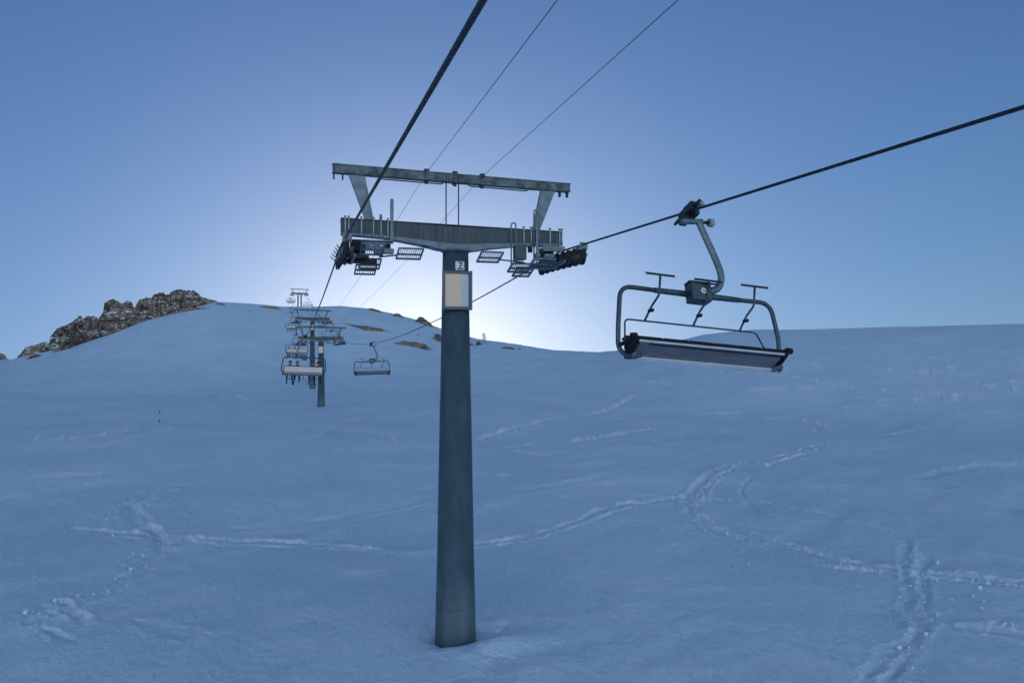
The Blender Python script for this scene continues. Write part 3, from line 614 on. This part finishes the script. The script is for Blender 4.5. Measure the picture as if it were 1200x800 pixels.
def dress_pole(root, L, r, number):
    # padding sleeve with its frame, facing down the line
    z1 = L-.65; z0 = L-1.62
    cz = (z0+z1)/2
    PX = -.05; base = MB().box((PX, -r-.07, cz), (.80, .05, 1.02)); bf = base.build('panel_frame', M['frameg'], root, .01)
    MB().box((PX, -r+.0, cz), (.5, .14, .8)).build('panel_bracket', M['frameg'], bf)
    def bow(x0, x1, z0_, z1_, m, name, parent, lift):
        n = 8; vs = []
        for k in range(n+1):
            x = x0+(x1-x0)*k/n; y = -r-.10-lift*math.cos((x-PX)/.34*math.pi/2)
            vs += [(x, y, z0_), (x, y, z1_), (x, y+.03, z1_), (x, y+.03, z0_)]
        fs = [(4*k+i, 4*k+(i+1) % 4, 4*k+4+(i+1) % 4, 4*k+4+i) for k in range(n) for i in range(4)] + [(0, 1, 2, 3), (4*n+3, 4*n+2, 4*n+1, 4*n)]
        return MB().add(vs, fs, False).build(name, m, parent)
    bow(-.38, .075, z0+.06, z1-.05, M['foam'], 'pale_sheet', root, .02)
    bow(.078, .25, z0+.06, z1-.05, M['foam2'], 'grey_sheet', root, .018)
    f = MB(); y = -r-.115
    f.box((-.42, y, cz), (.06, .05, 1.04)).box((.315, y, cz), (.07, .05, 1.04)).box((-.055, y, z1-.02), (.68, .05, .055)).box((-.055, y, z0+.02), (.68, .05, .065))
    f.build('panel_rim', M['frameg'], root, .008)
    if number:
        pl = curved_panel(root, L-.59, L-.36, r+.012, -.22, .46, M['white'], 'number_plate', thick=.006, n=8)
        def ink(a0_, zz0, a1_, zz1, w=.016):
            for k in range(6):
                t0, t1 = k/6, (k+1)/6; A = [a0_+(a1_-a0_)*t for t in (t0, t1)]; Z = [zz0+(zz1-zz0)*t for t in (t0, t1)]
                P_ = [Vector((math.sin(a)*(r+.021), -math.cos(a)*(r+.021), z)) for a, z in zip(A, Z)]
                d = (P_[1]-P_[0]); zz = d.normalized(); yy = Vector((math.sin(A[0]), -math.cos(A[0]), 0)); xx = yy.cross(zz).normalized(); yy = zz.cross(xx); rot = Matrix((xx, yy, zz)).transposed(); mm.box((P_[0]+P_[1])/2, (w, .004, d.length+.004), rot)
        mm = MB(); ink(.0, L-.395, .25, L-.395, .034); ink(.25, L-.395, .08, L-.51, .034); mm.build('numeral', M['ink'], pl)
        mm = MB(); ink(-.05, L-.552, .36, L-.552, .034); mm.build('underline', M['ink'], pl)
labels = ['large steel pylon numbered 7 rising from the snow in the foreground', 'pylon standing lowest on the slope among those beyond the near one',
          'tall pylon just behind and left of the second one', 'farthest pylon with twin poles standing on the ridge against the sky']
for i, t in enumerate(TOW):
    zb = float(base_h(t['x'], t['y'])); 
    if i == 0: zb = -8.25
    L = t['z'] - zb
    root = empty('lift_pylon', W((t['x'], t['y'], zb))); root.rotation_euler = (ALPHA, 0, 0)
    tag(root, labels[i], 'pylon', 'pylons of the chairlift')
    if i == 0:
        make_pole(root, L, .555, .345); dress_pole(root, L, .355, True); make_head(root, L); proto = root; proto_L = L
        # weld seams as thin proud bands
        for z in (.11*L, .34*L, .62*L):
            rr = .555 + (.345-.555)*z/L; MB().disc((0, 0, z), (0, 0, 1), rr, .02, 40, [(-.012, rr-.004), (-.006, rr+.006), (.006, rr+.006), (.012, rr-.004)]).build('weld_seam', M['pole'], root)
    else:
        make_pole(root, L, .50, .36, double=(i == 3))
        if i < 3: dress_pole(root, L, .37, False)
        skip = {'pole', 'panel_frame', 'pale_sheet', 'grey_sheet', 'panel_rim', 'number_plate', 'weld_seam', 'base_collar'}
        for ch in kids(proto):
            if ch.name.split('.')[0] in skip: continue
            c = copy_tree(ch, root); c.location = (ch.location.x, ch.location.y, L)
# ------------------------------------------------------------------ chairs (built with z up, x across, facing -y; origin at the rope)
def make_chair(occupied):
    root = empty('lift_chair')
    S = 1
    g = MB().box((0, 0, .0), (.16, .46, .13)).box((.02, -.05, .10), (.12, .30, .05)).box((-.03, .1, -.12), (.14, .22, .16)).box((.10, -.02, -.06), (.10, .3, .12))
    gr = g.build('grip', M['dark'], root, .012)
    MB().tube([(.02, -.24, 0), (.0, -.44, .0)], .03, 8, True, [.045, .028]).build('rope_sleeve', M['dark'], gr); MB().tube([(.0, .24, 0), (.0, .5, .0)], .03, 8, True, [.05, .028]).build('rope_sleeve', M['dark'], gr)
    MB().tube([(.08, 0, .06), (.28, 0, .20)], .03, 8).build('grip_lever', M['steel'], gr)
    MB().disc((.30, 0, .21), (.7, 0, .6), .065, .08, 16).build('roller', M['roller'], gr)
    MB().tube([(.1, 0, -.2), (.44, 0, -.17)], .032, 8).build('roller_axle', M['dark'], gr)
    MB().disc((.47, 0, -.17), (1, 0, .08), .08, .09, 16).build('roller', M['roller'], gr)
    MB().box((.07, 0, -.2), (.45, .1, .08), Matrix.Rotation(-.12, 3, 'Y')).build('grip_jaw', M['steel'], gr, .015)
    h = [(.20, 0, -.16), (.27, 0, -.36), (.40, 0, -.72), (.50, 0, -1.02), (.545, 0, -1.22), (.53, 0, -1.38), (.44, 0, -1.53), (.30, 0, -1.60), (.14, 0, -1.63), (.0, 0, -1.64)]
    hs = []
    for i in range(len(h)-1):
        p0, p1, p2, p3 = [Vector(h[max(0, min(len(h)-1, j))]) for j in (i-1, i, i+1, i+2)]
        for k in range(4):
            t = k/4; hs.append(.5*((2*p1)+(p2-p0)*t+(2*p0-5*p1+4*p2-p3)*t*t+(3*p1-p0-3*p2+p3)*t**3))
    hs.append(Vector(h[-1]))
    MB().tube(hs, .06, 14, True, [(.055, .068)]*len(hs), flat=(0, 1, 0)).build('hanger_arm', M['steel'], root)
    MB().box((.0, -.04, -1.70), (.40, .26, .36)).build('suspension_box', M['frame'], root, .02)
    sb = MB().box((.0, -.04, -1.52), (.44, .20, .04)).box((.16, -.18, -1.55), (.34, .03, .03)).build('box_lid', M['dark'], root, .008)
    em = MB().disc((.03, -.176, -1.70), (0, 1, 0), .062, .006, 6).build('emblem', M['white'], root)
    MB().box((.03, -.182, -1.70), (.05, .003, .012), Matrix.Rotation(.7, 3, 'Y')).box((.035, -.182, -1.715), (.045, .003, .010), Matrix.Rotation(-.5, 3, 'Y')).build('emblem_mark', M['blue'], em)
    # bow frame: side members drop behind the seat and turn forward under it
    for s_ in (-1, 1):
        MB().tube([(s_*.17, 0, -1.72), (s_*.86, 0, -1.72)], .05, 12, True, [.06, .05]).build('cross_tube', M['frame'], root)
        MB().tube(arc([(s_*.82, 0, -1.72), (s_*1.53, 0, -1.71), (s_*1.62, .02, -2.5), (s_*1.60, .12, -2.86), (s_*1.47, -.05, -3.06), (s_*1.36, -.25, -3.06)], .24, 8), .042, 14).build('side_frame', M['frame'], root)
    # restraint bar with its three footrests
    bar = [(-1.46, .12, -2.80), (-1.44, .10, -2.26), (1.22, .10, -2.26), (1.46, .12, -2.80)]
    if not occupied:
        MB().tube(arc([(-1.47, .12, -2.84), (-1.44, .10, -2.29), (1.20, .10, -2.29), (1.47, .12, -2.84)], .09), .017, 8).build('restraint_bar', M['frame'], root)
        for x in (-1.06, -.10, .86):
            fr = MB().tube(arc([(x, .10, -2.29), (x+.13, .03, -2.02), (x+.19, -.16, -1.88), (x+.20, -.25, -1.54)], .05, 3), .021, 8).build('footrest_arm', M['frame'], root)
            MB().tube([(x+.20-.28, -.25, -1.53), (x+.20+.28, -.25, -1.53)], .021, 8).build('foot_bar', M['dark'], fr)
            MB().box((x+.09, -.0, -2.12), (.11, .06, .055), Matrix.Rotation(-.25, 3, 'Y')).build('stop_pad', M['black'], fr, .012)
    else:
        MB().tube(arc([(-1.44, .02, -2.62), (-1.40, -.50, -2.55), (1.40, -.50, -2.55), (1.44, .02, -2.62)], .09), .018, 8).build('restraint_bar', M['frame'], root)
        for x in (-1.0, 0, 1.0):
            fr = MB().tube(arc([(x, -.50, -2.55), (x, -.60, -2.8), (x, -.55, -3.3)], .05, 3), .021, 8).build('footrest_arm', M['frame'], root)
            MB().tube([(x-.28, -.55, -3.3), (x+.28, -.55, -3.3)], .021, 8).build('foot_bar', M['dark'], fr)
    # seat: shell with pale underside, aluminium edges and rounded black ends
    a = 0.0 if occupied else R(23)
    rot = Matrix.Rotation(-a, 3, 'X')
    piv = Vector((0, .10, -3.02))
    def sp(x, y, z): return piv + rot @ Vector((x, y, z))
    def sbox(c, size, n, m, par, bev=0): return MB().box(sp(*c), size, rot).build(n, m, par, bev)
    seat = sbox((0, -.25, .032), (2.92, .50, .04), 'seat', M['black'], root, .015)
    sbox((0, -.25, .005), (2.80, .40, .012), 'underside_panel', M['panel'], seat)
    sbox((0, -.03, -.006), (2.84, .09, .038), 'rear_trim', M['alu'], seat, .006); sbox((0, -.462, -.004), (2.84, .03, .034), 'front_trim', M['alu'], seat, .006)
    sbox((0, -.40, -.002), (2.80, .05, .014), 'dark_channel', M['dark'], seat)
    sbox((-1.30, -.25, -.006), (.16, .36, .03), 'seat_bracket', M['steel'], seat, .01)
    for i in range(6): sbox((-1.22+i*.488, -.26, .065), (.478, .48, .03), 'seat_cushion', M['black'], seat, .02)
    for s_ in (-1, 1):
        prof = [(-.52, .02), (-.53, .07), (-.48, .12), (-.40, .13), (-.1, .08), (0, .06), (.02, .0), (-.05, -.03), (-.4, -.02), (-.5, -.01)]
        mb = MB(); o_ = [sp(s_*1.45, y, z) for y, z in prof] + [sp(s_*1.51, y, z) for y, z in prof]; n = len(prof)
        mb.add(o_, [tuple(range(n))[::-1], tuple(range(n, 2*n))]+[(i, (i+1) % n, n+(i+1) % n, n+i) for i in range(n)]).build('seat_end', M['black'], seat, .012)
        MB().tube([sp(s_*1.47, -.50, .06), sp(s_*1.57, -.50, .05)], .055, 14).build('hinge_cap', M['black'], seat)
        # armrest link: seat front to the frame
        if not occupied: MB().box((sp(s_*1.49, -.44, .06)+Vector((s_*1.60, .08, -2.80)))/2, (.05, (sp(s_*1.49, -.44, .06)-Vector((s_*1.60, .08, -2.80))).length, .07), (sp(s_*1.49, -.44, .06)-Vector((s_*1.60, .08, -2.80))).to_track_quat('Y', 'Z').to_matrix()).build('arm_link', M['black'], root, .015)
        MB().tube([Vector((s_*1.42, -.16, -3.05)), Vector((s_*1.42, .12, -2.98))], .05, 12).build('seat_mount', M['steel'], root)
    # backrest
    bh = .50 if occupied else .40
    rb = Matrix.Rotation(R(-12), 3, 'X'); pb_ = Vector((0, .13, -2.98))
    br = MB().box(pb_ + rb @ Vector((0, 0, bh/2)), (2.90, .05, bh), rb).build('backrest', M['black'], root, .02)
    MB().box(pb_ + rb @ Vector((0, .034, bh/2)), (2.78, .012, bh-.08), rb).build('back_panel', M['back'], br)
    for z in (.02, bh-.02): MB().box(pb_ + rb @ Vector((0, .03, z)), (2.90, .03, .035), rb).build('back_trim', M['dark'], br)
    for i in range(6): MB().box(pb_ + rb @ Vector((-1.22+i*.488, -.045, bh/2+.02)), (.46, .05, bh-.02), rb).build('back_cushion', M['black'], br, .02)
    return root
chair_r = make_chair(False); chair_l = make_chair(True)
used = set()
def place(side, y, label, yaw=0, roll=0):
    src = chair_r if side > 0 else chair_l
    c = copy_tree(src) if side in used else src; used.add(side)
    p = W(rope_pt(side, y)); c.location = p
    c.rotation_euler = (0, roll, yaw + (0 if side > 0 else math.pi))
    # a hanger bows outward, away from the pylons: the prototype bows to +x, which the half turn sends to -x
    tag(c, label, 'chairlift chair', 'chairs hanging on the lift'); return c
place(1, 12.95, 'large empty chair hanging nearest at the right with three raised foot bars', R(2), R(4.6))
for y, lb in ((71.5, 'empty chair hanging lower right of the far pylons on the right rope'), (137, 'empty chair whose seat shows between the arms of the second pylon'), (190, 'small empty chair just right of the tall third pylon'), (246, 'tiny empty chair above the third pylon crossarm'), (300, 'farthest empty chair beside the ridge pylon against the sky')):
    place(1, y, lb, R(random.uniform(-3, 3)), R(random.uniform(-1, 1.5)))
# ------------------------------------------------------------------ skiers
def make_person(jacket, trousers, helmet, name_kw, spread=.16, lean=.0, seed=1):
    """seated skier: origin at the seat, facing -y, z up"""
    rr = random.Random(seed)
    V = [((0, 0, .12), .17), ((0, .03, .32), .165), ((0, .0, .50), .18), ((0, -.03, .60), .10), ((0, -.04, .68), .075), ((0, -.05, .80), .105), ((0, -.05, .88), .09)]
    E = [(0, 1), (1, 2), (2, 3), (3, 4), (4, 5), (5, 6)]; legs = set(); hands = set()
    def chain(start, pts):
        i = start
        for p, r_ in pts: V.append((p, r_)); E.append((i, len(V)-1)); i = len(V)-1
        return i
    for s_ in (-1, 1):
        chain(0, [((s_*.11, -.04, .10), .12), ((s_*(spread+.02), -.46, .12), .085), ((s_*(spread+.03+rr.uniform(-.03, .04)), -.50, -.28), .065), ((s_*(spread+.03), -.50, -.36), .07), ((s_*(spread+.05), -.66, -.38), .055)])
        e = chain(2, [((s_*.20, -.01, .53), .085), ((s_*.25, -.18, .32), .06), ((s_*.18, -.40, .36), .045), ((s_*.17, -.48, .38), .04)])
    me = bpy.data.meshes.new('tmp'); me.from_pydata([v[0] for v in V], E, []); o = bpy.data.objects.new('tmp', me); col.objects.link(o)
    o.modifiers.new('s', 'SKIN'); sk = me.skin_vertices[0].data
    for i, v in enumerate(V): sk[i].radius = (v[1], v[1]); sk[i].use_root = (i == 0)
    sub = o.modifiers.new('u', 'SUBSURF'); sub.levels = 1; sub.render_levels = 1
    dg = bpy.context.evaluated_depsgraph_get(); dg.update(); nm = bpy.data.meshes.new_from_object(o.evaluated_get(dg)); bpy.data.objects.remove(o)
    nm.name = 'person'; nm.materials.clear()
    for m in (jacket, trousers, M['skin'], M['black']): nm.materials.append(m)
    for p in nm.polygons:
        c = p.center; p.use_smooth = True
        p.material_index = 3 if c.z < -.22 or (c.y < -.42 and c.z > .28) else (1 if c.z < .20 else (2 if c.z > .66 else 0))
    b = bpy.data.objects.new('person', nm); col.objects.link(b)
    bm = bmesh.new(); bmesh.ops.create_uvsphere(bm, u_segments=14, v_segments=9, radius=.145)
    hm = MB().add([(v.co.x*.92, v.co.y*1.08-.03, max(v.co.z, -.04)+.84) for v in bm.verts], [[v.index for v in f.verts] for f in bm.faces], True).build('helmet', helmet, b); bm.free()
    MB().box((0, -.17, .80), (.18, .06, .07)).build('goggles', M['black'], b, .02)
    for s_ in (-1, 1):
        x = s_*(spread+.05); a = rr.uniform(-.12, .25)
        q = Matrix.Rotation(a, 3, 'X') @ Matrix.Rotation(s_*rr.uniform(-.1, .25), 3, 'Z')
        mb = MB(); c0 = Vector((x, -.62, -.46)); pts = [(-.85, .12), (-.75, .02), (.0, .0), (.72, .0), (.80, .03)]
        for (l0, z0), (l1, z1) in zip(pts, pts[1:]):
            A = [c0 + q @ Vector((sx_*.045, -l0*-1 if False else l0, z0+dz)) for sx_, dz in ((-1, 0), (1, 0), (1, .02), (-1, .02))]; B = [c0 + q @ Vector((sx_*.045, l1, z1+dz)) for sx_, dz in ((-1, 0), (1, 0), (1, .02), (-1, .02))]
            mb.hexa(A, B)
        mb.build('ski', M['navy'], b)
    return b
P0 = make_person(M['navy'], M['black'], M['blue'], '', seed=1)
P1 = make_person(M['black'], M['navy'], M['red'], '', .13, seed=2)
P2 = make_person(M['orange'], M['black'], M['black'], '', .18, seed=3)
pu = set()
def seat_person(chair, x, src, label, group):
    p = copy_tree(src) if src.name in pu else src; pu.add(src.name)
    rot = Matrix.Rotation(chair.rotation_euler.z, 4, 'Z') @ Matrix.Rotation(chair.rotation_euler.y, 4, 'Y')
    p.location = Vector(chair.location) + rot @ Vector((x, -.12, -2.92)); p.rotation_euler = chair.rotation_euler
    tag(p, label, 'person', group); return p
lch = [(61.5, 'occupied chair seen from behind in front of the second pylon', R(-3), R(-4), [(1.02, P0, 'skier in navy with dark blue helmet, leftmost on the nearest occupied chair'), (.50, P1, 'skier in a red helmet, second from the left on the nearest occupied chair'), (-1.05, P2, 'skier in an orange jacket at the right end of the nearest occupied chair'), (-.62, P0, 'skier in navy just left of the orange jacket on the nearest occupied chair')]),
       (118, 'occupied chair beside the left sheaves of the second pylon', R(2), 0, [(1.1, P1, 'skier at the left end of the chair by the second pylon sheaves'), (.3, P0, 'skier in the middle of the chair by the second pylon sheaves'), (-.3, P2, 'skier right of the middle on the chair by the second pylon sheaves')]),
       (184, 'occupied chair level with the middle of the pylon cluster', 0, 0, [(1., P0, 'skier at the left of the chair in the middle of the stack'), (.2, P1, 'skier at the centre of the chair in the middle of the stack'), (-.6, P0, 'skier at the right of the chair in the middle of the stack')]),
       (232, 'small occupied chair just under the third pylon top beam', 0, 0, [(.9, P1, 'left skier on the small chair under the third pylon top beam'), (-.3, P0, 'right skier on the small chair under the third pylon top beam')]),
       (290.5, 'farthest occupied chair hanging left of the ridge pylon', 0, 0, [(.8, P0, 'left skier on the farthest occupied chair by the ridge pylon'), (.1, P1, 'middle skier on the farthest occupied chair by the ridge pylon'), (-.7, P0, 'right skier on the farthest occupied chair by the ridge pylon')])]
for y, lb, yaw, roll, ps in lch:
    c = place(-1, y, lb, yaw, roll)
    for x, src, pl in ps: seat_person(c, x, src, pl, 'skiers riding up the lift')
# ------------------------------------------------------------------ marker stakes on the slope
def stake(px, py, h, label):
    x, y = gp(px, py); z = float(base_h(x, y)); o = empty('marker_stake', W((x, y, z)))
    MB().tube([(0, 0, -.4), (0, 0, h)], .035, 8, True, [.04, .03]).build('stake', M['black'], o)
    MB().disc((0, 0, h-.12), (0, 0, 1), .05, .18, 8).build('stake_band', M['navy'], o)
    tag(o, label, 'stake', 'thin stakes in the snow on the left')
stake(187, 485, .4, 'upper of the two thin dark stakes in the snow on the left')
stake(187, 495, .36, 'lower of the two thin dark stakes in the snow on the left')
stake(253, 466, .3, 'lone thin dark stake in the snow between the stake pair and the pylons')
